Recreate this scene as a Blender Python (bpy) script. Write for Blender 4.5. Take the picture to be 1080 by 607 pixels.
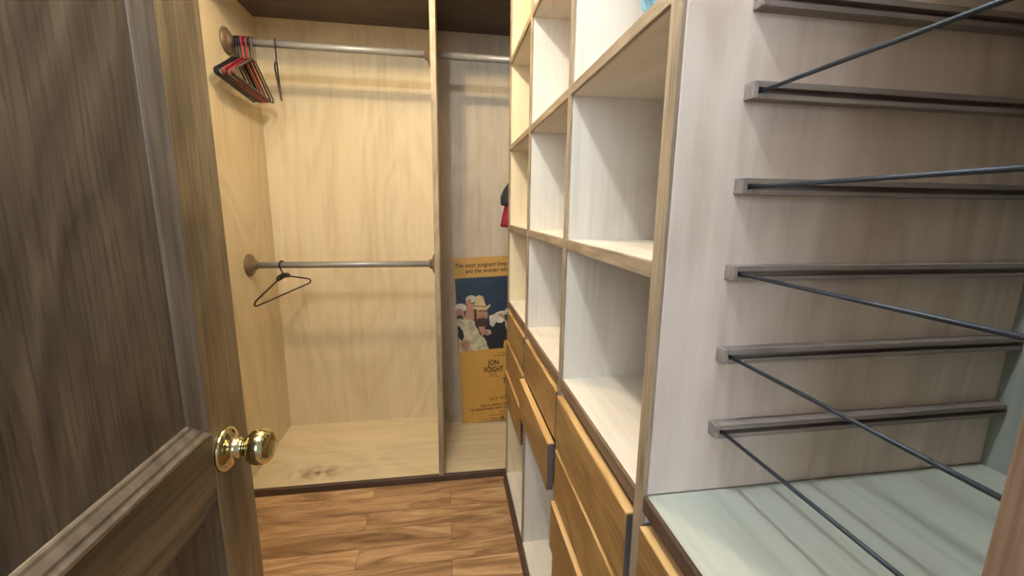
import bpy, bmesh, math, random
from mathutils import Vector, Matrix
random.seed(7)
for o in list(bpy.data.objects): bpy.data.objects.remove(o)
SC = bpy.context.scene
COL = SC.collection
V = Vector
R = math.radians

# ------------------------------------------------------------------ camera
CAM_H = 1.3
YAW, PITCH, ROLL, FPX = 0.15666, -0.18602, 0.01265, 439.4
cd = bpy.data.cameras.new('camera'); cam = bpy.data.objects.new('camera', cd); COL.objects.link(cam)
cd.sensor_fit = 'HORIZONTAL'; cd.sensor_width = 36.0; cd.lens = FPX / 1080 * 36.0
cd.clip_start = 0.01; cd.clip_end = 60
F = V((math.sin(YAW)*math.cos(PITCH), math.cos(YAW)*math.cos(PITCH), math.sin(PITCH)))
R0 = V((math.cos(YAW), -math.sin(YAW), 0)); U0_ = R0.cross(F)
RX = R0*math.cos(ROLL) + U0_*math.sin(ROLL); UX = RX.cross(F)
m = Matrix.Identity(4)
for i in range(3):
    m[i][0] = RX[i]; m[i][1] = UX[i]; m[i][2] = -F[i]; m[i][3] = (0, 0, CAM_H)[i]
cam.matrix_world = m
SC.camera = cam

# ------------------------------------------------------------------ light
SC.view_settings.view_transform = 'Standard'
SC.view_settings.look = 'None'
SC.view_settings.gamma = 1.0
SC.view_settings.use_curve_mapping = False
SC.view_settings.exposure = 0.0
w = bpy.data.worlds.new('world'); SC.world = w; w.use_nodes = True
bg = w.node_tree.nodes['Background']
bg.inputs[0].default_value = (0.75, 0.86, 1.0, 1); bg.inputs[1].default_value = 0.45

def lamp(name, loc, power, col, radius):
    l = bpy.data.lights.new(name, 'POINT'); l.energy = power; l.color = col; l.shadow_soft_size = radius
    o = bpy.data.objects.new(name, l); o.location = loc; COL.objects.link(o)
    return o
lamp('assumed_warm_ceiling_bulb', (-0.17, 1.28, 2.31), 29, (1.0, 0.79, 0.46), 0.028)  # bulb out of view, assumed from the rod and shelf shadows
lamp('assumed_cool_ceiling_bulb', (-0.19, 0.31, 2.31), 30, (0.84, 0.94, 1.0), 0.018)  # second unseen bulb, assumed from the other set of shadows
def area(name, loc, target, size, power, col):
    l = bpy.data.lights.new(name, 'AREA'); l.shape = 'RECTANGLE'; l.size, l.size_y = size
    l.energy = power; l.color = col
    o = bpy.data.objects.new(name, l); o.location = loc
    o.rotation_euler = (V(target)-V(loc)).to_track_quat('-Z', 'Y').to_euler(); COL.objects.link(o)
area('added_daylight_fill', (-0.55, -1.5, 1.75), (0.25, 0.6, 1.2), (0.9, 1.1), 27, (0.80, 0.90, 1.0))  # unseen fill light added behind the camera; daylight is assumed, no window modelled

# ------------------------------------------------------------------ materials
def srgb(r, g, b):
    f = lambda c: (c/255/12.92) if c/255 <= .04045 else ((c/255+.055)/1.055)**2.4
    return (f(r), f(g), f(b), 1)
def newmat(name):
    m = bpy.data.materials.new(name); m.use_nodes = True
    nt = m.node_tree; b = nt.nodes['Principled BSDF']
    return m, nt, b
def plain(name, col, rough=.5, metal=0.0, noise=0.06, spec=.5, coat=0):
    m, nt, b = newmat(name)
    tc = nt.nodes.new('ShaderNodeTexCoord'); n = nt.nodes.new('ShaderNodeTexNoise')
    n.inputs['Scale'].default_value = 22; n.inputs['Detail'].default_value = 5
    nt.links.new(tc.outputs['Object'], n.inputs['Vector'])
    r = nt.nodes.new('ShaderNodeValToRGB')
    a = [max(0, c*(1-noise*3)) for c in col[:3]]; z = [min(1, c*(1+noise*3)) for c in col[:3]]
    r.color_ramp.elements[0].position = .3; r.color_ramp.elements[1].position = .7
    r.color_ramp.elements[0].color = (*a, 1); r.color_ramp.elements[1].color = (*z, 1)
    nt.links.new(n.outputs[0], r.inputs[0]); nt.links.new(r.outputs[0], b.inputs['Base Color'])
    b.inputs['Roughness'].default_value = rough; b.inputs['Metallic'].default_value = metal
    b.inputs['Specular IOR Level'].default_value = spec; b.inputs['Coat Weight'].default_value = coat
    return m
def wood(name, dark, mid, light, axis='Z', fine=60, stretch=.05, figure=3.0, fig_amt=.5, rough=.5, bump=.03, coat=0, pores=None, spec=.4):
    """procedural wood grain running along one object axis"""
    m, nt, b = newmat(name); N = nt.nodes.new; L = nt.links.new
    tc = N('ShaderNodeTexCoord'); oi = N('ShaderNodeObjectInfo')
    ad = N('ShaderNodeVectorMath'); ad.operation = 'ADD'
    sc = N('ShaderNodeVectorMath'); sc.operation = 'SCALE'; sc.inputs['Scale'].default_value = 7.0
    cb = N('ShaderNodeCombineXYZ')
    for k in range(3): L(oi.outputs['Random'], cb.inputs[k])
    L(cb.outputs[0], sc.inputs[0]); L(tc.outputs['Object'], ad.inputs[0]); L(sc.outputs[0], ad.inputs[1])
    s = [1, 1, 1]; s['XYZ'.index(axis)] = stretch
    mp = N('ShaderNodeMapping'); mp.inputs['Scale'].default_value = s; L(ad.outputs[0], mp.inputs[0])
    n1 = N('ShaderNodeTexNoise'); n1.inputs['Scale'].default_value = fine; n1.inputs['Detail'].default_value = 8; n1.inputs['Roughness'].default_value = .65
    L(mp.outputs[0], n1.inputs['Vector'])
    s2 = [1, 1, 1]; s2['XYZ'.index(axis)] = .28
    mp2 = N('ShaderNodeMapping'); mp2.inputs['Scale'].default_value = s2; L(ad.outputs[0], mp2.inputs[0])
    n2 = N('ShaderNodeTexNoise'); n2.inputs['Scale'].default_value = figure; n2.inputs['Detail'].default_value = 4; n2.inputs['Distortion'].default_value = 1.2
    L(mp2.outputs[0], n2.inputs['Vector'])
    # rings out of the large noise: the cathedral figure
    mu = N('ShaderNodeMath'); mu.operation = 'MULTIPLY'; mu.inputs[1].default_value = 14; L(n2.outputs[0], mu.inputs[0])
    fr = N('ShaderNodeMath'); fr.operation = 'PINGPONG'; fr.inputs[1].default_value = 1; L(mu.outputs[0], fr.inputs[0])
    mx = N('ShaderNodeMix'); mx.data_type = 'FLOAT'; mx.inputs[0].default_value = fig_amt
    L(n1.outputs[0], mx.inputs[2]); L(fr.outputs[0], mx.inputs[3])
    r = N('ShaderNodeValToRGB'); e = r.color_ramp.elements
    e[0].position = .22; e[0].color = dark; e[1].position = .78; e[1].color = light
    q = e.new(.5); q.color = mid
    L(mx.outputs[0], r.inputs[0])
    col = r.outputs[0]
    # broad tone drift
    n3 = N('ShaderNodeTexNoise'); n3.inputs['Scale'].default_value = 1.6; n3.inputs['Detail'].default_value = 2; L(mp2.outputs[0], n3.inputs['Vector'])
    r3 = N('ShaderNodeValToRGB'); r3.color_ramp.elements[0].position = .3; r3.color_ramp.elements[1].position = .7
    r3.color_ramp.elements[0].color = (.86, .85, .84, 1); r3.color_ramp.elements[1].color = (1.06, 1.06, 1.06, 1)
    L(n3.outputs[0], r3.inputs[0])
    mm = N('ShaderNodeMix'); mm.data_type = 'RGBA'; mm.blend_type = 'MULTIPLY'; mm.inputs[0].default_value = 1
    L(col, mm.inputs[6]); L(r3.outputs[0], mm.inputs[7]); col = mm.outputs[2]
    if pores:
        s4 = [1, 1, 1]; s4['XYZ'.index(axis)] = .04
        mp4 = N('ShaderNodeMapping'); mp4.inputs['Scale'].default_value = s4; L(ad.outputs[0], mp4.inputs[0])
        n4 = N('ShaderNodeTexNoise'); n4.inputs['Scale'].default_value = 260; n4.inputs['Detail'].default_value = 2; L(mp4.outputs[0], n4.inputs['Vector'])
        r4 = N('ShaderNodeValToRGB'); r4.color_ramp.elements[0].position = .36; r4.color_ramp.elements[1].position = .5
        r4.color_ramp.elements[0].color = (pores, pores, pores, 1); r4.color_ramp.elements[1].color = (1, 1, 1, 1)
        L(n4.outputs[0], r4.inputs[0])
        m4 = N('ShaderNodeMix'); m4.data_type = 'RGBA'; m4.blend_type = 'MULTIPLY'; m4.inputs[0].default_value = 1
        L(col, m4.inputs[6]); L(r4.outputs[0], m4.inputs[7]); col = m4.outputs[2]
    L(col, b.inputs['Base Color'])
    bp = N('ShaderNodeBump'); bp.inputs['Strength'].default_value = bump * 10; bp.inputs['Distance'].default_value = .0006
    L(n1.outputs[0], bp.inputs['Height']); L(bp.outputs[0], b.inputs['Normal'])
    b.inputs['Roughness'].default_value = rough; b.inputs['Coat Weight'].default_value = coat; b.inputs['Coat Roughness'].default_value = .25
    b.inputs['Specular IOR Level'].default_value = spec
    return m

PLY = {}
for ax in 'XYZ':
    PLY[ax] = wood('birch_plywood_'+ax.lower(), srgb(205, 194, 178), srgb(223, 213, 199), srgb(231, 222, 209), ax, fine=45, stretch=.04, figure=2.2, fig_amt=.22, rough=.55, bump=.015)
WPLY = {}
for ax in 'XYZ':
    WPLY[ax] = wood('varnish_and_lamp_tint_plywood_'+ax.lower(), srgb(206, 185, 148), srgb(221, 203, 169), srgb(228, 212, 181), ax, fine=38, stretch=.05, figure=2.0, fig_amt=.22, rough=.5, bump=.015)
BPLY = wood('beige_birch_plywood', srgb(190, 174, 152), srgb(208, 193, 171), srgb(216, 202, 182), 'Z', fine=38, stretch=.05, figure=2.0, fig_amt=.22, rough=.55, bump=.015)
EDGE = {}
for ax in 'XYZ':
    EDGE[ax] = wood('oak_edging_'+ax.lower(), srgb(124, 106, 86), srgb(155, 136, 113), srgb(177, 158, 133), ax, fine=90, stretch=.05, figure=6, fig_amt=.2, rough=.5, pores=.75)
CEDGE = {ax: wood('brown_counter_edging_'+ax.lower(), srgb(96, 74, 58), srgb(122, 98, 78), srgb(140, 114, 92), ax, fine=90, rough=.5, fig_amt=.2, pores=.8) for ax in 'XYZ'}
DKEDGE = {ax: wood('dark_trim_wood_'+ax.lower(), srgb(58, 42, 36), srgb(82, 62, 52), srgb(98, 76, 64), ax, fine=80, rough=.45, fig_amt=.15) for ax in 'XYZ'}
OAKF = wood('golden_oak_veneer', srgb(118, 86, 46), srgb(152, 116, 68), srgb(172, 136, 84), 'Y', fine=70, stretch=.05, figure=4, fig_amt=.3, rough=.42, pores=.7, coat=.1)
OAKT = wood('pale_oak_top_edge', srgb(176, 134, 84), srgb(206, 164, 108), srgb(220, 182, 128), 'Y', fine=80, rough=.45)
BOXW = wood('drawer_box_wood', srgb(52, 46, 44), srgb(78, 70, 66), srgb(96, 88, 84), 'Z', fine=60, rough=.6)
RAILW = wood('grey_rail_wood', srgb(112, 102, 94), srgb(144, 132, 124), srgb(166, 154, 146), 'X', fine=80, stretch=.04, rough=.6, fig_amt=.15, pores=.8)
RACKW = {ax: wood('whitewashed_plywood_'+ax.lower(), srgb(196, 177, 164), srgb(218, 202, 190), srgb(228, 214, 203), ax, fine=40, stretch=.03, figure=2.6, fig_amt=.25, rough=.5, bump=.015) for ax in 'XYZ'}
DECKW = wood('pale_green_grey_deck', srgb(162, 166, 154), srgb(184, 187, 175), srgb(196, 199, 188), 'Y', fine=45, stretch=.03, figure=2.5, fig_amt=.1, rough=.38)
BACKW = wood('blue_grey_back_board', srgb(132, 136, 130), srgb(150, 155, 148), srgb(162, 167, 158), 'Z', fine=45, rough=.5, fig_amt=.2)
DOORS = wood('door_stile_oak', srgb(88, 73, 52), srgb(132, 113, 84), srgb(158, 138, 106), 'Z', fine=55, stretch=.06, figure=4, fig_amt=.35, rough=.38, pores=.7, coat=.25)
DOORR = wood('door_rail_oak', srgb(76, 62, 42), srgb(114, 95, 68), srgb(138, 117, 87), 'Y', fine=55, stretch=.06, figure=4, fig_amt=.35, rough=.38, pores=.7, coat=.25)
DOORP = wood('door_panel_dark_veneer', srgb(56, 47, 41), srgb(96, 84, 73), srgb(124, 111, 97), 'Z', fine=42, stretch=.08, figure=3.2, fig_amt=.24, rough=.42, pores=.62, bump=.06, coat=.2)
DOORM = wood('door_moulding_wood', srgb(74, 62, 52), srgb(112, 98, 84), srgb(138, 123, 108), 'Z', fine=60, rough=.28, coat=.5, fig_amt=.1)
TOPB = wood('brown_top_board', srgb(70, 58, 53), srgb(94, 79, 72), srgb(106, 91, 83), 'X', fine=45, rough=.6, fig_amt=.2)
METAL = plain('brushed_grey_metal', srgb(150, 148, 148), .42, .35, .02)
ROD = plain('blue_black_steel_rod', srgb(54, 60, 70), .5, .3, .1)
FLANGE = plain('bronze_painted_flange', srgb(128, 108, 86), .45, .35, .05)
BRASS = plain('polished_brass', srgb(210, 196, 150), .1, 1.0, .01)
NAVY = plain('navy_hanger_plastic', srgb(12, 14, 28), .5, 0, .03)
BLACK = plain('black_hanger_plastic', srgb(20, 19, 20), .4, 0, .03)
RED = plain('coral_red_hanger_plastic', srgb(166, 38, 52), .5, 0, .03)
GREYH = plain('grey_hanger_plastic', srgb(92, 84, 80), .5, 0, .03)
WALL = plain('white_wall_paint', srgb(232, 230, 224), .8, 0, .01)
CEIL = plain('white_ceiling_paint', srgb(236, 234, 230), .9, 0, .01)
CYAN = plain('light_blue_fabric', srgb(160, 212, 234), .9, 0, .03)
MAROON = plain('maroon_fabric', srgb(96, 34, 44), .9, 0, .06)
CRIMSON = plain('crimson_fabric', srgb(158, 34, 60), .8, 0, .06)
CHAR = plain('charcoal_fabric', srgb(48, 46, 54), .85, 0, .05)
SHADOWGAP = plain('dark_oak_trim', srgb(70, 52, 38), .6, 0, .03)

# ------------------------------------------------------------------ mesh helpers
class MB:
    def __init__(s): s.bm = bmesh.new()
    def box(s, a, b, bev=.0012, seg=1):
        a, b = V(a), V(b); lo = V(map(min, a, b)); hi = V(map(max, a, b))
        bm = bmesh.new()
        bmesh.ops.create_cube(bm, size=1)
        for v in bm.verts: v.co = V((lo[i] + (v.co[i]+.5)*(hi[i]-lo[i]) for i in range(3)))
        bev = min(bev, min(hi-lo)*.3)
        if bev > 0: bmesh.ops.bevel(bm, geom=bm.edges[:], offset=bev, segments=seg, affect='EDGES', profile=.5)
        s.add(bm); return s
    def add(s, bm):
        me = bpy.data.meshes.new('tmp'); bm.to_mesh(me); bm.free(); s.bm.from_mesh(me); bpy.data.meshes.remove(me)
    def tube(s, pts, r, n=10, closed=False, cap=True):
        pts = [V(p) for p in pts]; k = len(pts); rings = []
        rr = r if isinstance(r, (list, tuple)) else [r]*k
        up = None
        for i, p in enumerate(pts):
            if closed: t = pts[(i+1) % k] - pts[i-1]
            else: t = pts[min(i+1, k-1)] - pts[max(i-1, 0)]
            t.normalize()
            if up is None:
                up = V((0, 0, 1)) if abs(t.z) < .9 else V((1, 0, 0))
            x = up - t*up.dot(t)
            if x.length < 1e-6: x = t.orthogonal()
            x.normalize(); y = t.cross(x); up = x
            rings.append([s.bm.verts.new(p + (x*math.cos(6.28319*j/n) + y*math.sin(6.28319*j/n))*rr[i]) for j in range(n)])
        for i in range(k if closed else k-1):
            A, B = rings[i], rings[(i+1) % k]
            for j in range(n):
                f = s.bm.faces.new((A[j], A[(j+1) % n], B[(j+1) % n], B[j])); f.smooth = True
        if cap and not closed:
            s.bm.faces.new(rings[0][::-1]); s.bm.faces.new(rings[-1])
        return s
    def lathe(s, prof, org, ax, n=28):
        """profile [(distance along axis, radius)]"""
        org = V(org); ax = V(ax).normalized(); x = ax.orthogonal().normalized(); y = ax.cross(x); rings = []
        for d, r in prof:
            rings.append([s.bm.verts.new(org + ax*d + (x*math.cos(6.28319*j/n)+y*math.sin(6.28319*j/n))*max(r, 1e-4)) for j in range(n)])
        for A, B in zip(rings, rings[1:]):
            for j in range(n):
                f = s.bm.faces.new((A[j], A[(j+1) % n], B[(j+1) % n], B[j])); f.smooth = True
        s.bm.faces.new(rings[0][::-1]); s.bm.faces.new(rings[-1])
        return s
    def poly(s, pts, d):
        """prism: polygon pts extruded by vector d"""
        d = V(d); a = [s.bm.verts.new(V(p)) for p in pts]; b = [s.bm.verts.new(V(p)+d) for p in pts]; k = len(pts)
        s.bm.faces.new(a[::-1]); s.bm.faces.new(b)
        for i in range(k): s.bm.faces.new((a[i], a[(i+1) % k], b[(i+1) % k], b[i]))
        return s
    def build(s, name, mat, parent=None, smooth=False):
        bmesh.ops.recalc_face_normals(s.bm, faces=s.bm.faces[:])
        org = parent_loc(parent) if parent else V((0, 0, 0))
        for v in s.bm.verts: v.co -= org
        me = bpy.data.meshes.new(name); s.bm.to_mesh(me); s.bm.free(); me.materials.append(mat)
        if smooth:
            for p in me.polygons: p.use_smooth = True
        o = bpy.data.objects.new(name, me); COL.objects.link(o)
        if parent: o.parent = parent
        return o
def parent_loc(p):
    l = V((0, 0, 0))
    while p: l += p.location; p = p.parent
    return l
def thing(name, label, cat, loc=(0, 0, 0), group=None):
    o = bpy.data.objects.new(name, None); COL.objects.link(o); o.location = loc; o.empty_display_size = .05
    o['label'] = label; o['category'] = cat
    if group: o['group'] = group
    return o
def tag(o, label, cat, group=None):
    o['label'] = label; o['category'] = cat
    if group: o['group'] = group
    return o
def struct(o): o['kind'] = 'structure'; return o
def box(name, a, b, mat, parent, bev=.0012, label=None):
    o = MB().box(a, b, bev).build(name, mat, parent)
    if label: o['label'] = label
    return o

# ------------------------------------------------------------------ measured layout (metres)
XL, XR = -.924, .845            # wardrobe side panel / cabinet back
YB, YF = 2.4356, 1.84           # wardrobe back panel / wardrobe front line
ZT, ZD = 2.2186, .0327          # wardrobe top board underside / deck top
PX0, PX1 = -.0535, -.0300       # partition
XF = .2647                      # face of the right-hand cabinets
T = .022
UP = [1.7817, 1.3535, .911, .4855]   # near faces of the uprights
U4N, U4F = .120, .142
ZA, ZBt, ZBb, ZCt, ZCb, ZDt, ZDb, ZE = 1.8677, 1.559, 1.539, 1.236, 1.2135, .9034, .8775, .9108
ZBASE = .06
CAB_TOP = 2.20
CEIL_Z = 2.42

# ------------------------------------------------------------------ room shell
def plank_floor():
    m, nt, b = newmat('laminate_planks'); N = nt.nodes.new; L = nt.links.new
    tc = N('ShaderNodeTexCoord')
    br = N('ShaderNodeTexBrick'); br.offset = .37; br.inputs['Scale'].default_value = 1
    br.inputs['Brick Width'].default_value = .95; br.inputs['Row Height'].default_value = .098
    br.inputs['Mortar Size'].default_value = .0009; br.inputs['Mortar Smooth'].default_value = .3; br.inputs['Bias'].default_value = 0
    br.inputs['Color1'].default_value = (0, 0, 0, 1); br.inputs['Color2'].default_value = (1, 1, 1, 1); br.inputs['Mortar'].default_value = (.5, .5, .5, 1)
    L(tc.outputs['Object'], br.inputs['Vector'])
    off = N('ShaderNodeVectorMath'); off.operation = 'SCALE'; off.inputs['Scale'].default_value = 5; L(br.outputs['Color'], off.inputs[0])
    ad = N('ShaderNodeVectorMath'); ad.operation = 'ADD'; L(tc.outputs['Object'], ad.inputs[0]); L(off.outputs[0], ad.inputs[1])
    mp = N('ShaderNodeMapping'); mp.inputs['Scale'].default_value = (.16, 1, 1); L(ad.outputs[0], mp.inputs[0])
    n = N('ShaderNodeTexNoise'); n.inputs['Scale'].default_value = 16; n.inputs['Detail'].default_value = 7; n.inputs['Roughness'].default_value = .62; n.inputs['Distortion'].default_value = 1.4
    L(mp.outputs[0], n.inputs['Vector'])
    r = N('ShaderNodeValToRGB'); e = r.color_ramp.elements
    e[0].position = .30; e[0].color = srgb(118, 88, 62); e[1].position = .72; e[1].color = srgb(216, 182, 142)
    for p, c in ((.42, srgb(156, 119, 84)), (.52, srgb(184, 145, 106)), (.62, srgb(202, 164, 124))): e.new(p).color = c
    L(n.outputs[0], r.inputs[0])
    tone = N('ShaderNodeValToRGB'); tone.color_ramp.elements[0].color = (.78, .76, .74, 1); tone.color_ramp.elements[1].color = (1.08, 1.08, 1.08, 1)
    L(br.outputs['Color'], tone.inputs[0])
    mm = N('ShaderNodeMix'); mm.data_type = 'RGBA'; mm.blend_type = 'MULTIPLY'; mm.inputs[0].default_value = 1
    L(r.outputs[0], mm.inputs[6]); L(tone.outputs[0], mm.inputs[7])
    sm = N('ShaderNodeMix'); sm.data_type = 'RGBA'; L(br.outputs['Fac'], sm.inputs[0]); L(mm.outputs[2], sm.inputs[6]); sm.inputs[7].default_value = srgb(70, 44, 26)
    L(sm.outputs[2], b.inputs['Base Color']); b.inputs['Roughness'].default_value = .38
    return m
struct(MB().box((-1.05, -3.2, -.06), (1.05, 2.6, 0), 0).build('floor', plank_floor()))
struct(MB().box((-1.05, -.14, CEIL_Z), (1.05, 2.6, CEIL_Z+.06), 0).build('ceiling', CEIL))
struct(MB().box((-1.05, -.14, 0), (-.946, 2.6, CEIL_Z), 0).build('wall_left', WALL))
struct(MB().box((.866, -.14, 0), (1.05, 2.6, CEIL_Z), 0).build('wall_right', WALL))
struct(MB().box((-.946, 2.452, 0), (.866, 2.6, CEIL_Z), 0).build('wall_back', WALL))
fw = MB().box((-.946, -.14, 0), (-.395, 0, CEIL_Z), 0).box((.40, -.14, 0), (.866, 0, CEIL_Z), 0).box((-.395, -.14, 2.07), (.40, 0, CEIL_Z), 0)
struct(fw.build('wall_front', WALL))
tr = MB().box((-.395, -.14, 0), (-.381, .004, 2.07)).box((.386, -.14, 0), (.40, .004, 2.07)).box((-.381, -.14, 2.056), (.386, .004, 2.07))
struct(tr.build('trim_1', DOORS))

# ------------------------------------------------------------------ hanging wardrobe across the back
def stained_deck():
    """the deck's plywood with a reddish brown scuff near its left front corner"""
    m = WPLY['X'].copy(); m.name = 'scuffed_deck_plywood'; nt = m.node_tree; N = nt.nodes.new; L = nt.links.new
    b = nt.nodes['Principled BSDF']; src = b.inputs['Base Color'].links[0].from_socket
    tc = N('ShaderNodeTexCoord'); mp = N('ShaderNodeMapping'); mp.vector_type = 'POINT'
    mp.inputs['Location'].default_value = (.64*5.5, -.105*13, 0); mp.inputs['Scale'].default_value = (5.5, 13, 0)
    L(tc.outputs['Object'], mp.inputs[0])
    ln = N('ShaderNodeVectorMath'); ln.operation = 'LENGTH'; L(mp.outputs[0], ln.inputs[0])
    ra = N('ShaderNodeMapRange'); ra.inputs['From Min'].default_value = 1; ra.inputs['From Max'].default_value = 0; L(ln.outputs['Value'], ra.inputs['Value'])
    n = N('ShaderNodeTexNoise'); n.inputs['Scale'].default_value = 22; n.inputs['Detail'].default_value = 6; L(tc.outputs['Object'], n.inputs['Vector'])
    r = N('ShaderNodeMapRange'); r.inputs['From Min'].default_value = .4; r.inputs['From Max'].default_value = .62; L(n.outputs[0], r.inputs['Value'])
    mu = N('ShaderNodeMath'); mu.operation = 'MULTIPLY'; L(ra.outputs[0], mu.inputs[0]); L(r.outputs[0], mu.inputs[1])
    mx = N('ShaderNodeMix'); mx.data_type = 'RGBA'; L(mu.outputs[0], mx.inputs[0]); L(src, mx.inputs[6]); mx.inputs[7].default_value = srgb(132, 92, 66)
    L(mx.outputs[2], b.inputs['Base Color'])
    return m
W = thing('hanging_wardrobe', 'pale birch plywood wardrobe across the back wall with one upright divider', 'wardrobe', (0, YF, 0))
box('side_panel', (-.946, YF, 0), (XL, YB, ZT), WPLY['Z'], W)
box('back_panel', (-.946, YB, 0), (PX0+.01, YB+.016, ZT), WPLY['Z'], W, 0)
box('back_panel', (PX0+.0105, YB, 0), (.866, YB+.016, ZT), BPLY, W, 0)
d = box('divider', (PX0, YF+.0205, ZD), (PX1, YB, ZT), WPLY['Z'], W)
box('edging', (PX0, YF, ZD), (PX1, YF+.0205, 2.1645), EDGE['Z'], d)
dk = box('deck_board', (XL, YF+.02, .008), (.866, YB, ZD), stained_deck(), W)
box('front_strip', (XL, YF, 0), (XF+.3, YF+.02, ZD-.001), DKEDGE['X'], dk, .0015, 'dark brown strip along the front of the deck')
box('top_board', (-.946, YF, ZT), (.866, YB+.016, ZT+.02), TOPB, W)

box('added_shade_board', (-.946, YF, 2.165), (.866, YF+.02, ZT-.0005), WPLY['X'], W)  # unseen board, added to shade the upper back wall from the bulbs

# ------------------------------------------------------------------ hanging rods
def hanging_rod(x0, x1, z, label, left=True, y=2.125):
    t = thing('hanging_rod', label, 'rod', (x0, y, z), 'clothes rods in the wardrobe')
    MB().tube([(x0+.004, y, z), (x1-.004, y, z)], .0155, 18).build('pole', METAL, t)
    prof = [(0, .054), (.005, .054), (.011, .050), (.016, .040), (.019, .026), (.032, .0225), (.034, .016)]
    if left: MB().lathe(prof, (x0, y, z), (1, 0, 0)).build('flange', FLANGE, t)
    MB().lathe(prof, (x1, y, z), (-1, 0, 0)).build('flange', FLANGE, t)
hanging_rod(XL, PX0, 1.9975, 'upper grey metal rod with the bunch of hangers, left of the divider')
hanging_rod(XL, PX0, 1.0255, 'lower grey metal rod carrying a single black hanger')
hanging_rod(PX1, XR, 1.9975, 'shaded metal rod right of the divider, above the poster', False)

# ------------------------------------------------------------------ right-hand shelving with drawers
S = thing('shelving_unit', 'tall plywood cubby shelving with oak drawers along the right side', 'shelving', (XF, UP[3], 0))
def upright(yn, y2, parent, mat, em=None, lip=0):
    u = box('upright', (XF+.006, yn, 0), (XR, y2, CAB_TOP), mat, parent)
    box('edging', (XF, yn-lip, 0), (XF+.006, y2, CAB_TOP), (em or EDGE)['Z'], u)
for yn in UP: upright(yn, yn+T, S, (WPLY if yn == UP[0] else PLY)['Z'], None, .004 if yn == UP[3] else 0)  # far upright's yellower plywood has the warm bulb's tint put into its colour
box('back_panel', (XR, UP[3], 0), (XR+.02, UP[0]+T, CAB_TOP), PLY['Z'], S, 0)
box('top_board', (XF, UP[3], CAB_TOP), (XR+.02, UP[0]+T, CAB_TOP+.02), PLY['Y'], S)
bays = [(UP[1]+T, UP[0]), (UP[2]+T, UP[1]), (UP[3]+T, UP[2])]
def shelf(ya, yb, zb, zt, parent, em=None, name='shelf', pm=None):
    s = box(name, (XF+.006, ya, zb), (XR, yb, zt), pm or PLY['Y'], parent)
    box('edging', (XF-.0005, ya, zb), (XF+.006, yb, zt), (em or EDGE)['Y'], s)
for i, (ya, yb) in enumerate(bays):
    if i < 2 : shelf(ya, yb, ZA, ZA+.021, S)
    shelf(ya, yb, ZBb, ZBt, S)
    shelf(ya, yb, ZCb, ZCt, S)
    shelf(ya, yb, ZDb, ZDt, S, CEDGE, 'counter_shelf')
    box('bottom_board', (XF+.002, ya, ZBASE-.02), (XR, yb, ZBASE), PLY['Y'], S)
shelf(*bays[2], ZA, ZA+.021, S)
box('base_strip', (XF-.011, UP[3]+T, 0), (XF-.0005, UP[0]+T, ZBASE), DKEDGE['Y'], S, .0015, 'dark brown strip along the floor')
def drawer(parent, ya, yb, zt, h, proud, th=.018, skew=0, depth=.52):
    """front board with its paler top edge, and the box behind it"""
    x1 = XF - proud + th; g = .003
    f = box('drawer', (XF-proud, ya+g, zt-h+.003), (x1, yb-g, zt-.003), OAKF, parent, .0015)
    box('top_edge', (XF-proud, ya+g, zt-.003), (x1, yb-g, zt), OAKT, f, .0008)
    box('end_edge', (XF-proud+.001, ya+g-.0012, zt-h+.004), (x1-.0005, ya+g, zt-.004), BOXW, f, .0004, 'dark raw end of the drawer front')
    b = MB(); a, c = ya+.012, yb-.012; z0, z1 = zt-h+.012, zt-.022; xe = XF-proud+th+depth
    b.box((x1, a, z0), (xe, a+.012, z1)).box((x1, c-.012, z0), (xe, c, z1)).box((x1, a, z0), (xe, c, z0+.008)).box((xe-.012, a, z0), (xe, c, z1))
    b.build('drawer_box', BOXW, f)
DT, DP = .862, .1415
for k, pr in enumerate((.004, .006, .010)): drawer(S, *bays[0], DT-k*DP, DP-.007, pr)
for k, pr in enumerate((.004, .021)): drawer(S, *bays[1], DT-k*DP, DP-.006, pr)
for k, pr in enumerate((.009, .009, .016, .006)): drawer(S, *bays[2], DT-k*DP, DP-.009, pr)

# ------------------------------------------------------------------ shoe rack bay
K = thing('rod_rack', 'nearest cabinet bay with grey wood rails and dark steel rods above a pale deck', 'rack', (XF, U4N, 0))
upright(U4N, U4F, K, PLY['Z'], CEDGE)
box('side_panel', (XF+.0065, UP[3]-.004, ZE), (XR, UP[3], CAB_TOP), RACKW['Z'], K)
box('back_panel', (XR-.006, U4F, ZE-.024), (XR+.02, UP[3]-.004, CAB_TOP), BACKW, K, 0)
box('top_board', (XF, U4N, CAB_TOP), (XR+.02, UP[3]-.001, CAB_TOP+.02), PLY['Y'], K)
dks = box('deck_shelf', (XF+.006, U4F, ZE-.024), (XR-.006, UP[3]-.004, ZE), DECKW, K)
box('edging', (XF-.0005, U4F, ZE-.024), (XF+.006, UP[3]-.0045, ZE), DKEDGE['Y'], dks)
box('bottom_board', (XF+.002, U4F, ZBASE-.02), (XR, UP[3]-.005, ZBASE), PLY['Y'], K)
box('base_strip', (XF-.011, U4N, 0), (XF-.0005, UP[3]+T-.001, ZBASE), DKEDGE['Y'], K, .0015)
shelf(U4F, UP[3]-.0045, ZA, ZA+.021, K)
for k in range(4): drawer(K, U4F, UP[3]-.005, .867-k*DP, DP-.004, .004)
RZ = [1.5365, 1.4395, 1.331, 1.2247, 1.1155, 1.0095]
RD = .017
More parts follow.
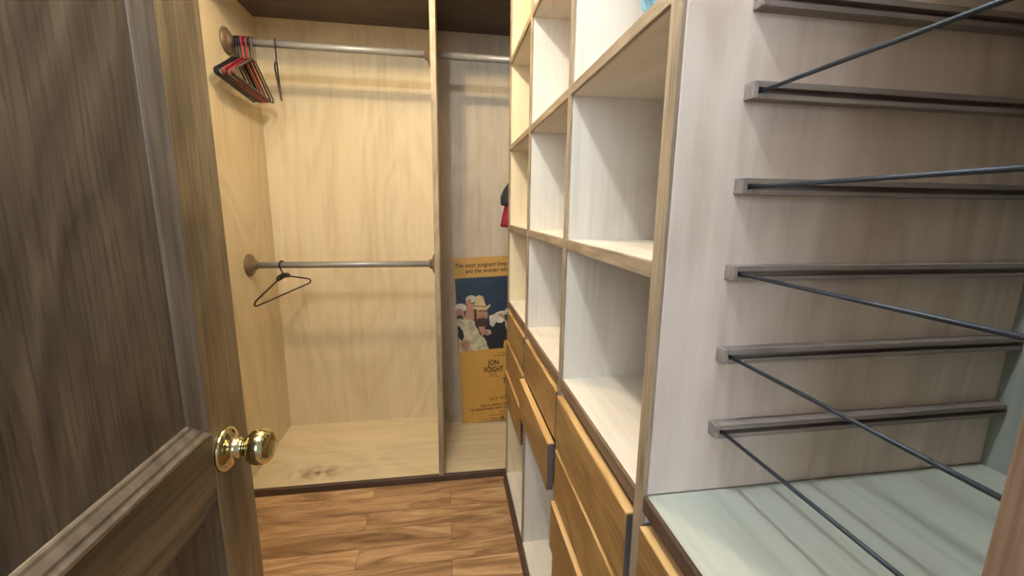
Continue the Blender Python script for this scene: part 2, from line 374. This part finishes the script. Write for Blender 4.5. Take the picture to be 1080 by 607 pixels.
def rail(yw, s, z):
    """channel rail on a side panel; s = -1 faces the doorway side"""
    x0, x1, h = .352, .835, .0095
    q = lambda d, dz: (x0+.007, yw + s*d, z+dz)
    b = MB().poly([q(0, -h), q(RD, -h), q(RD, -h+.0055), q(.006, -h+.0055), q(.006, h-.0065), q(RD, h-.0065), q(RD, h), q(0, h)], (x1-x0-.007, 0, 0))
    o = b.build('rail', RAILW, K)
    MB().box((x0, yw, z-h), (x0+.0068, yw + s*RD, z+h), .0008).build('end_stop', RAILW, o)
for i, z in enumerate(RZ):
    rail(UP[3]-.004, -1, z); rail(U4F, 1, z)
    if i: MB().tube([(.3635, UP[3]-.011, z-.001), (.3635, U4F+.007, z-.001)], .0023, 10).build('rod', ROD, K)

# ------------------------------------------------------------------ open door on the left
DX, DY0, DY1, DZ = -.34, .006, .714, 2.03
D = thing('door_1', 'dark brown panelled wooden door standing open on the left', 'door', (DX, DY0, 0)); struct(D)
TH = .035
ST = .105
RAILS = [(.012, .23), (.878, .976), (1.905, DZ)]
box('stile', (DX-TH, DY1-ST, .012), (DX, DY1, DZ), DOORS, D, .002)
box('stile', (DX-TH, DY0, .012), (DX, DY0+ST, DZ), DOORS, D, .002)
for a, b_ in RAILS: box('rail', (DX-TH, DY0+ST, a), (DX, DY1-ST, b_), DOORR, D, .001)
def ring(mb, y0, y1, z0, z1, prof, sx):
    rings = []
    for o, h in prof:
        rings.append([mb.bm.verts.new((sx(h), y, z)) for y, z in ((y0+o, z0+o), (y1-o, z0+o), (y1-o, z1-o), (y0+o, z1-o))])
    for A, B in zip(rings, rings[1:]):
        for j in range(4): mb.bm.faces.new((A[j], A[(j+1) % 4], B[(j+1) % 4], B[j]))
for z0, z1 in ((.23, .878), (.976, 1.905)):
    y0, y1 = DY0+ST, DY1-ST
    box('panel', (DX-TH+.011, y0, z0), (DX-.011, y1, z1), DOORP, D, 0)
    mo = MB()
    if z0 < .5: prof = [(0, -.014), (0, -.001), (.003, -.002), (.008, -.0065), (.014, -.0085), (.018, -.0085), (.022, -.011), (.026, -.0125), (.030, -.0145)]
    else: prof = [(0, -.014), (0, -.0005), (.002, .002), (.005, .0032), (.008, .0028), (.011, .0), (.013, -.001), (.017, -.0012), (.020, -.003), (.025, -.0065), (.029, -.0075), (.031, -.0095), (.032, -.0125)]
    ring(mo, y0, y1, z0, z1, prof, lambda h: DX+h)
    ring(mo, y0, y1, z0, z1, prof, lambda h: DX-TH-h)
    mo.build('moulding', DOORM, D)
KY, KZ = .643, .934
kprof = [(0, .034), (.003, .034), (.006, .032), (.009, .026), (.012, .018), (.016, .0155), (.020, .016), (.022, .0135), (.027, .0125), (.031, .015), (.035, .0215), (.040, .0255), (.047, .0278), (.054, .0275), (.060, .025), (.064, .0215), (.066, .018), (.0665, .010), (.0663, .0)]
kn = MB().lathe(kprof, (DX, KY, KZ), (1, 0, 0), 36).lathe(kprof, (DX-TH, KY, KZ), (-1, 0, 0), 36)
kn.build('door_knob', BRASS, D)['label'] = 'polished brass round knob'
lt = MB().box((DX-TH+.006, DY1, KZ-.03), (DX-.006, DY1+.0015, KZ+.03), .0004).box((DX-TH+.012, DY1, KZ-.008), (DX-.012, DY1+.009, KZ+.008))
lt.build('latch', BRASS, D)
for z in (.25, 1.05, 1.8):
    MB().tube([(DX+.004, DY0-.001, z-.045), (DX+.004, DY0-.001, z+.045)], .005, 10).build('hinge', BRASS, D)

# ------------------------------------------------------------------ clothes hangers
def arc(c, r, a0, a1, n, ax, ay):
    return [V(c) + V(ax)*(r*math.cos(a0+(a1-a0)*i/n)) + V(ay)*(r*math.sin(a0+(a1-a0)*i/n)) for i in range(n+1)]
def hanger(label, loc, yaw, tilt, mat, span=.43, drop=.075, neck=.075, block=None, rr=.0036, group=None, sub=True):
    """loc = top of the rod; local s axis along the shoulders, origin at the hook's top"""
    t = thing('clothes_hanger', label, 'hanger', loc, group)
    t.rotation_euler = (0, 0, yaw)
    rot = Matrix.Rotation(tilt, 3, 'X')
    ey, ez = V((0, 1, 0)), V((0, 0, 1))
    hr = .0195
    c = V((0, 0, -hr+.004))
    hook = arc(c, hr, R(-25), R(200), 16, ey, ez)
    hook = hook + [V((0, -hr*.55, c.z-hr*1.05)), V((0, -.002, c.z-hr*1.9)), V((0, 0, c.z-hr*2.6)), V((0, 0, -neck-.004))]
    nk = V((0, 0, -neck)); hs = span/2; zb = -neck-drop
    cr = .014
    fr = [nk + V((0, 0, 0))]
    L_ = []
    def tip(sg):
        # shoulder slope down to a rounded tip, then the bar
        return [V((0, sg*.02, -neck-.004)), V((0, sg*(hs-.02), zb+.022)), V((0, sg*(hs-.008), zb+.016)), V((0, sg*hs, zb+.007)), V((0, sg*(hs-.004), zb-.001)), V((0, sg*(hs-.016), zb-.004))]
    fr = tip(1) + tip(-1)[::-1]
    q = lambda P: [rot @ p for p in P]
    MBW = MB().tube([V(loc)+p for p in q(fr)], rr, 8, closed=True)
    MBW.build('frame', mat, t)
    MB().tube([V(loc)+p for p in q(hook)], rr*.85, 8).build('hook', mat, t)
    if block:
        b = MB(); pts = [V((0, -.045, -neck-.012)), V((0, -.034, -neck-.005)), V((0, 0, -neck+.001)), V((0, .034, -neck-.005)), V((0, .045, -neck-.012))]
        b.tube([V(loc)+p for p in q(pts)], [.008, .0125, .0135, .0125, .008], 10).build('grip', block, t)
    return t
RT = 1.9975 + .0155
g = 'hangers bunched at the left end of the upper rod'
cl = [(-.896, NAVY), (-.886, NAVY), (-.876, NAVY), (-.867, NAVY), (-.858, RED), (-.849, NAVY), (-.840, RED), (-.830, NAVY), (-.819, GREYH)]
lab = {0: 'navy plastic hanger nearest the wall, leftmost of the bunch on the upper rod', 1: 'second navy hanger from the left wall on the upper rod', 2: 'third navy hanger from the left wall on the upper rod',
       3: 'fourth navy hanger from the left wall on the upper rod', 4: 'left one of the two coral red hangers, next to the row of navy ones', 5: 'navy hanger squeezed between the two coral red hangers',
       6: 'right one of the two coral red hangers, closer to the grey hanger', 7: 'navy hanger between the right coral red hanger and the grey one', 8: 'grey plastic hanger at the front of the bunch on the upper rod'}
for i, (x, mt) in enumerate(cl):
    hanger(lab[i], (x, 2.125, RT), R(3 - 1.2*(i % 3)), R(-3 + (i % 2)), mt, span=.40, drop=.122, neck=.085, rr=.0042, group=g)
hanger('single black hanger seen edge-on, right of the bunch on the upper rod', (-.727, 2.125, RT), R(17), R(-4), BLACK, drop=.105, neck=.085, rr=.0036)
hanger('lone black hanger with a thick grip hanging from the lower rod', (-.782, 2.125, 1.0255+.0155), R(-14), R(4.3), BLACK, span=.44, drop=.085, neck=.068, block=BLACK, rr=.0041)

# ------------------------------------------------------------------ poster leaning in the right compartment
def text_mesh(body, size, mat, name, parent, pos, ux, uy, nrm, width=None, bold=0.0):
    cu = bpy.data.curves.new('t', 'FONT'); cu.body = body; cu.size = size; cu.offset = bold; cu.extrude = .0001
    ob = bpy.data.objects.new('t', cu); COL.objects.link(ob)
    dg = bpy.context.evaluated_depsgraph_get(); me = bpy.data.meshes.new_from_object(ob.evaluated_get(dg))
    bpy.data.objects.remove(ob)
    xs = [v.co.x for v in me.vertices]; w0 = max(xs)-min(xs); k = (width/w0) if width else 1
    for v in me.vertices:
        p = v.co.copy(); v.co = V(pos) + ux*((p.x-min(xs))*k) + uy*p.y + nrm*(p.z+.0004) - parent_loc(parent)
    me.materials.clear(); me.materials.append(mat); me.name = name
    o = bpy.data.objects.new(name, me); COL.objects.link(o); o.parent = parent
    return o
BL = V((.078, 2.322, ZD+.0005)); TL = V((.031, 2.4285, 1.0175))
uy = (TL-BL); PH = uy.length; uy.normalize(); ux = V((1, 0, 0)); ux = (ux - uy*ux.dot(uy)).normalized(); nrm = ux.cross(uy)
if nrm.y > 0: nrm = -nrm
PW = .66
P = thing('film_poster', 'mustard yellow film poster with a dark photo, leaning in the right compartment', 'poster', BL)
YEL = plain('mustard_poster_paper', srgb(200, 152, 72), .45, 0, .015)
INK = plain('brown_black_ink', srgb(52, 34, 20), .5, 0, .01)
PNAVY = plain('photo_navy_background', srgb(30, 52, 70), .4, 0, .05)
PSKIN = plain('photo_skin', srgb(176, 130, 104), .5, 0, .06); PHAT = plain('photo_straw_hat', srgb(206, 180, 136), .5, 0, .05)
PCOAT = plain('photo_cream_coat', srgb(190, 180, 148), .5, 0, .12); PDARK = plain('photo_dark_cloth', srgb(30, 30, 34), .5, 0, .05)
PBEARD = plain('photo_brown_hair', srgb(66, 44, 34), .5, 0, .05); PWHITE = plain('photo_pale_caps', srgb(200, 192, 176), .5, 0, .1)
def pt(u, v, h=0): return BL + ux*u + uy*v + nrm*h
MB().poly([pt(0, 0), pt(PW, 0), pt(PW, PH), pt(0, PH)], nrm*.0025).build('board', YEL, P)
Z0 = .0026
PM = [PNAVY, PSKIN, PHAT, PCOAT, PDARK, PBEARD, PWHITE, YEL]
def blob(cu, cv, ru, rv, a=0, n=18):
    return [(cu + ru*math.cos(t)*math.cos(a) - rv*math.sin(t)*math.sin(a), cv + ru*math.cos(t)*math.sin(a) + rv*math.sin(t)*math.cos(a)) for t in (6.28319*k/n for k in range(n))]
def rag(pts, amp=.004, n=4):
    """slightly uneven outline so printed figures do not look cut with a ruler"""
    out = []
    for (a, b), (c, d) in zip(pts, pts[1:]+pts[:1]):
        for k in range(n):
            t = k/n; j = amp if k else amp*.3
            out.append((a+(c-a)*t + random.uniform(-j, j), b+(d-b)*t + random.uniform(-j, j)))
    return out
PIC = [
    (0, [(.007, .440), (.648, .440), (.648, .873), (.007, .873)]),
    (6, blob(.030, .700, .036, .026)), (1, blob(.024, .660, .026, .036)), (5, blob(.022, .640, .018, .018)),
    (3, rag([(.007, .440), (.007, .64), (.05, .63), (.06, .44)])), (4, rag([(.007, .52), (.007, .60), (.05, .545), (.03, .50)])),
    (6, blob(.262, .648, .042, .016, .2)), (1, blob(.262, .622, .026, .03)), (6, rag([(.215, .60), (.21, .63), (.25, .64), (.30, .60), (.30, .57), (.24, .57)])),
    (6, blob(.335, .66, .045, .03)), (1, blob(.335, .62, .03, .04)), (3, rag([(.29, .44), (.29, .58), (.42, .60), (.44, .44)])), (4, rag([(.27, .55), (.31, .56), (.40, .52), (.40, .48), (.27, .49)])),
    (3, blob(.50, .60, .05, .06)), (4, rag([(.42, .44), (.42, .56), (.60, .56), (.62, .44)])),
    (7, rag([(.27, .441), (.27, .49), (.34, .49), (.34, .441)], .002)),
    (4, rag([(.115, .60), (.17, .615), (.215, .60), (.255, .625), (.29, .60), (.285, .52), (.272, .441), (.15, .441), (.12, .52)])),
    (3, rag([(.028, .60), (.055, .645), (.10, .62), (.125, .58), (.13, .54), (.165, .50), (.185, .442), (.05, .442), (.042, .52)])),
    (3, rag([(.034, .60), (.052, .645), (.098, .62), (.09, .57)])),
    (1, rag([(.050, .628), (.072, .722), (.112, .722), (.106, .625)], .002)),
    (6, rag([(.195, .64), (.245, .648), (.285, .61), (.27, .595), (.235, .60), (.215, .575), (.195, .59)])),
    (5, blob(.145, .605, .038, .048)), (1, blob(.150, .655, .038, .047)), (5, blob(.150, .611, .030, .026)), (1, blob(.158, .634, .017, .008)), (5, blob(.158, .628, .011, .0045)),
    (5, rag([(.135, .672), (.185, .664), (.185, .670), (.135, .678)], .001)), (5, rag([(.108, .62), (.105, .69), (.122, .69), (.124, .61)], .002)),
    (1, rag([(.130, .58), (.165, .58), (.168, .545), (.148, .52), (.136, .55)], .002)),
    (2, rag([(.112, .690), (.115, .758), (.140, .768), (.164, .760), (.180, .700)], .001)), (2, [(.098, .692), (.115, .708), (.185, .698), (.204, .712), (.206, .700), (.188, .682), (.140, .680)]),
    (5, [(.113, .701), (.178, .695), (.177, .700), (.113, .707)]),
    (6, blob(.092, .748, .030, .022, .1)), (1, blob(.078, .734, .02, .014, .7)),
    (1, blob(.180, .543, .023, .018, -.2)), (6, blob(.19, .547, .008, .012)), (1, blob(.045, .475, .026, .034, .2)),
]
def picture():
    bm = bmesh.new()
    for k, (mi, uvs) in enumerate(PIC):
        vs = [bm.verts.new(pt(u, v, Z0 + k*.00004) - BL) for u, v in uvs]
        f = bm.faces.new(vs); f.material_index = mi; f.normal_update()
        if f.normal.dot(nrm) < 0: f.normal_flip()
    me = bpy.data.meshes.new('photo_print'); bm.to_mesh(me); bm.free()
    for mt in PM: me.materials.append(mt)
    o = bpy.data.objects.new('photo_print', me); COL.objects.link(o); o.parent = P
    o['label'] = 'dark blue photo of a bearded person holding a straw hat'
picture()
def lettering():
    objs = []
    T_ = lambda b, cap, u, v, wd, bold=.0: objs.append(text_mesh(b, cap/.7, INK, 'lettering', P, pt(u, v, Z0), ux, uy, nrm, wd, bold))
    T_('The most poignant love-s', .026, .012, .934, .322, .0006)
    T_('and the woman who', .026, .070, .900, .262, .0006)
    T_('JON', .031, .171, .343, .065, .0013)
    T_('VOIGHT', .031, .142, .301, .121, .0013)
    T_('S', .032, .259, .229, .024, .0015)
    T_('JACK WA', .022, .167, .127, .104, .0)
lettering()
def fine_print():
    """rows of letters too small to read: broken dark marks"""
    ink = plain('thin_brown_ink', srgb(110, 76, 34), .5, 0, .01)
    for u0, u1, v, h in ((.175, .215, .282, .006), (.172, .22, .270, .006), (.235, .33, .412, .006), (.215, .33, .395, .007), (.114, .33, .092, .013), (.056, .33, .071, .013), (.225, .33, .050, .008), (.160, .33, .032, .006), (.095, .225, .010, .007)):
        u = u0; b = MB()
        while u < u1:
            l = random.uniform(.004, .009)
            b.poly([pt(u, v, Z0), pt(u+l, v, Z0), pt(u+l, v+h*random.uniform(.8, 1), Z0), pt(u, v+h, Z0)], nrm*.0001); u += l + .0025 + (.006 if random.random() < .18 else 0)
        b.build('fine_print', ink, P)
    r = MB(); bm = r.bm
    for ra, rb in ((.0125, .0095), (.0075, .0)):
        n = 20
        A = [bm.verts.new(pt(.242+ra*math.cos(6.28319*k/n), .014+ra*math.sin(6.28319*k/n), Z0+.0001)) for k in range(n)]
        if rb:
            B = [bm.verts.new(pt(.242+rb*math.cos(6.28319*k/n), .014+rb*math.sin(6.28319*k/n), Z0+.0001)) for k in range(n)]
            for k in range(n): bm.faces.new((A[k], A[(k+1) % n], B[(k+1) % n], B[k]))
        else: bm.faces.new(A)
    r.build('round_mark', INK, P)
fine_print()

# ------------------------------------------------------------------ soft things
def soft(name, mat, parent, c, r, amp=.12, seed=0, sq=2.6, cuts=28):
    """rounded, uneven cloth bundle (superellipsoid with folds)"""
    from mathutils import noise
    bm = bmesh.new(); bmesh.ops.create_uvsphere(bm, u_segments=cuts*2, v_segments=cuts, radius=1)
    for v in bm.verts:
        p = v.co; k = sum(abs(p[i])**sq for i in range(3))**(-1/sq); d = p*k
        nz = noise.noise(V((d.x*2.2+seed, d.y*2.2, d.z*1.2)))*amp + noise.noise(V((d.x*6+seed, d.y*6, d.z*2)))*amp*.4
        d = d*(1+nz); v.co = V(c) + V((d.x*r[0], d.y*r[1], d.z*r[2]))
    b = MB(); b.bm.free(); b.bm = bm
    return b.build(name, mat, parent, True)
# clothes on the shelf of the third column
c1 = soft('folded_cloth', CYAN, None, (.302, .593, ZBt+.070), (.034, .022, .066), .24, 3, 3.4, 40)
tag(c1, 'light blue cloth on the shelf at the top edge of the picture', 'cloth')
c2 = soft('folded_garment', MAROON, None, (.309, .549, ZBt+.070), (.042, .019, .066), .12, 9, 3.4, 40)
tag(c2, 'maroon garment between the light blue cloth and the nearest shelving upright', 'cloth')
for o in (c1, c2):
    o.location.z = ZBt + .0003 - min(v.co.z for v in o.data.vertices)
# crimson bag on the rod behind the shelving
B = thing('hanging_bag', 'crimson and charcoal fabric bag hanging behind the far end of the cubby shelving', 'bag', (.43, 2.125, 1.21))
def bag():
    from mathutils import noise
    def body(name, mat, zs, parent):
        bm = bmesh.new(); rings = []
        n = 36
        for z, hx, hy, cx in zs:
            ring = []
            for k in range(n):
                t = 6.28319*k/n; c, s_ = math.cos(t), math.sin(t)
                e = 2/3.2
                x = math.copysign(abs(c)**e, c)*hx; y = math.copysign(abs(s_)**e, s_)*hy
                f = 1 + .05*noise.noise(V((c*2, s_*2, z*14)))
                ring.append(bm.verts.new((cx + x*f, 2.125 + y*f, z)))
            rings.append(ring)
        for A, B_ in zip(rings, rings[1:]):
            for k in range(n): bm.faces.new((A[k], A[(k+1) % n], B_[(k+1) % n], B_[k])).smooth = True
        bm.faces.new(rings[0][::-1]); bm.faces.new(rings[-1])
        b = MB(); b.bm.free(); b.bm = bm
        return b.build(name, mat, parent)
    body('bag_body', CRIMSON, [(1.212, .150, .05, .430), (1.218, .160, .06, .430), (1.26, .152, .066, .434), (1.31, .142, .066, .436), (1.36, .146, .064, .438), (1.41, .138, .058, .44), (1.45, .11, .04, .44), (1.462, .08, .02, .44)], B)
    body('bag_flap', CHAR, [(1.318, .149, .066, .430), (1.325, .156, .070, .430), (1.36, .158, .070, .432), (1.40, .148, .065, .436), (1.44, .122, .05, .44), (1.468, .09, .03, .44), (1.474, .06, .014, .44)], B)
    st = MB()
    pts = [V((.44, 2.125 + sg*y, z)) for sg in (1,) for y, z in ()]
    loop = [V((.40, 2.125, 1.468)), V((.415, 2.124, 1.62)), V((.432, 2.112, 1.85)), V((.437, 2.102, 1.985))] + \
           [V((.440 , 2.125 - .0235*math.cos(a), 1.9975 + .0235*math.sin(a))) for a in (R(20), R(60), R(90), R(120), R(160))] + [V((.443, 2.148, 1.985)), V((.450, 2.138, 1.85)), V((.465, 2.126, 1.62)), V((.48, 2.125, 1.468))]
    st.tube(loop, .0055, 8); st.build('strap', CHAR, B)
bag()
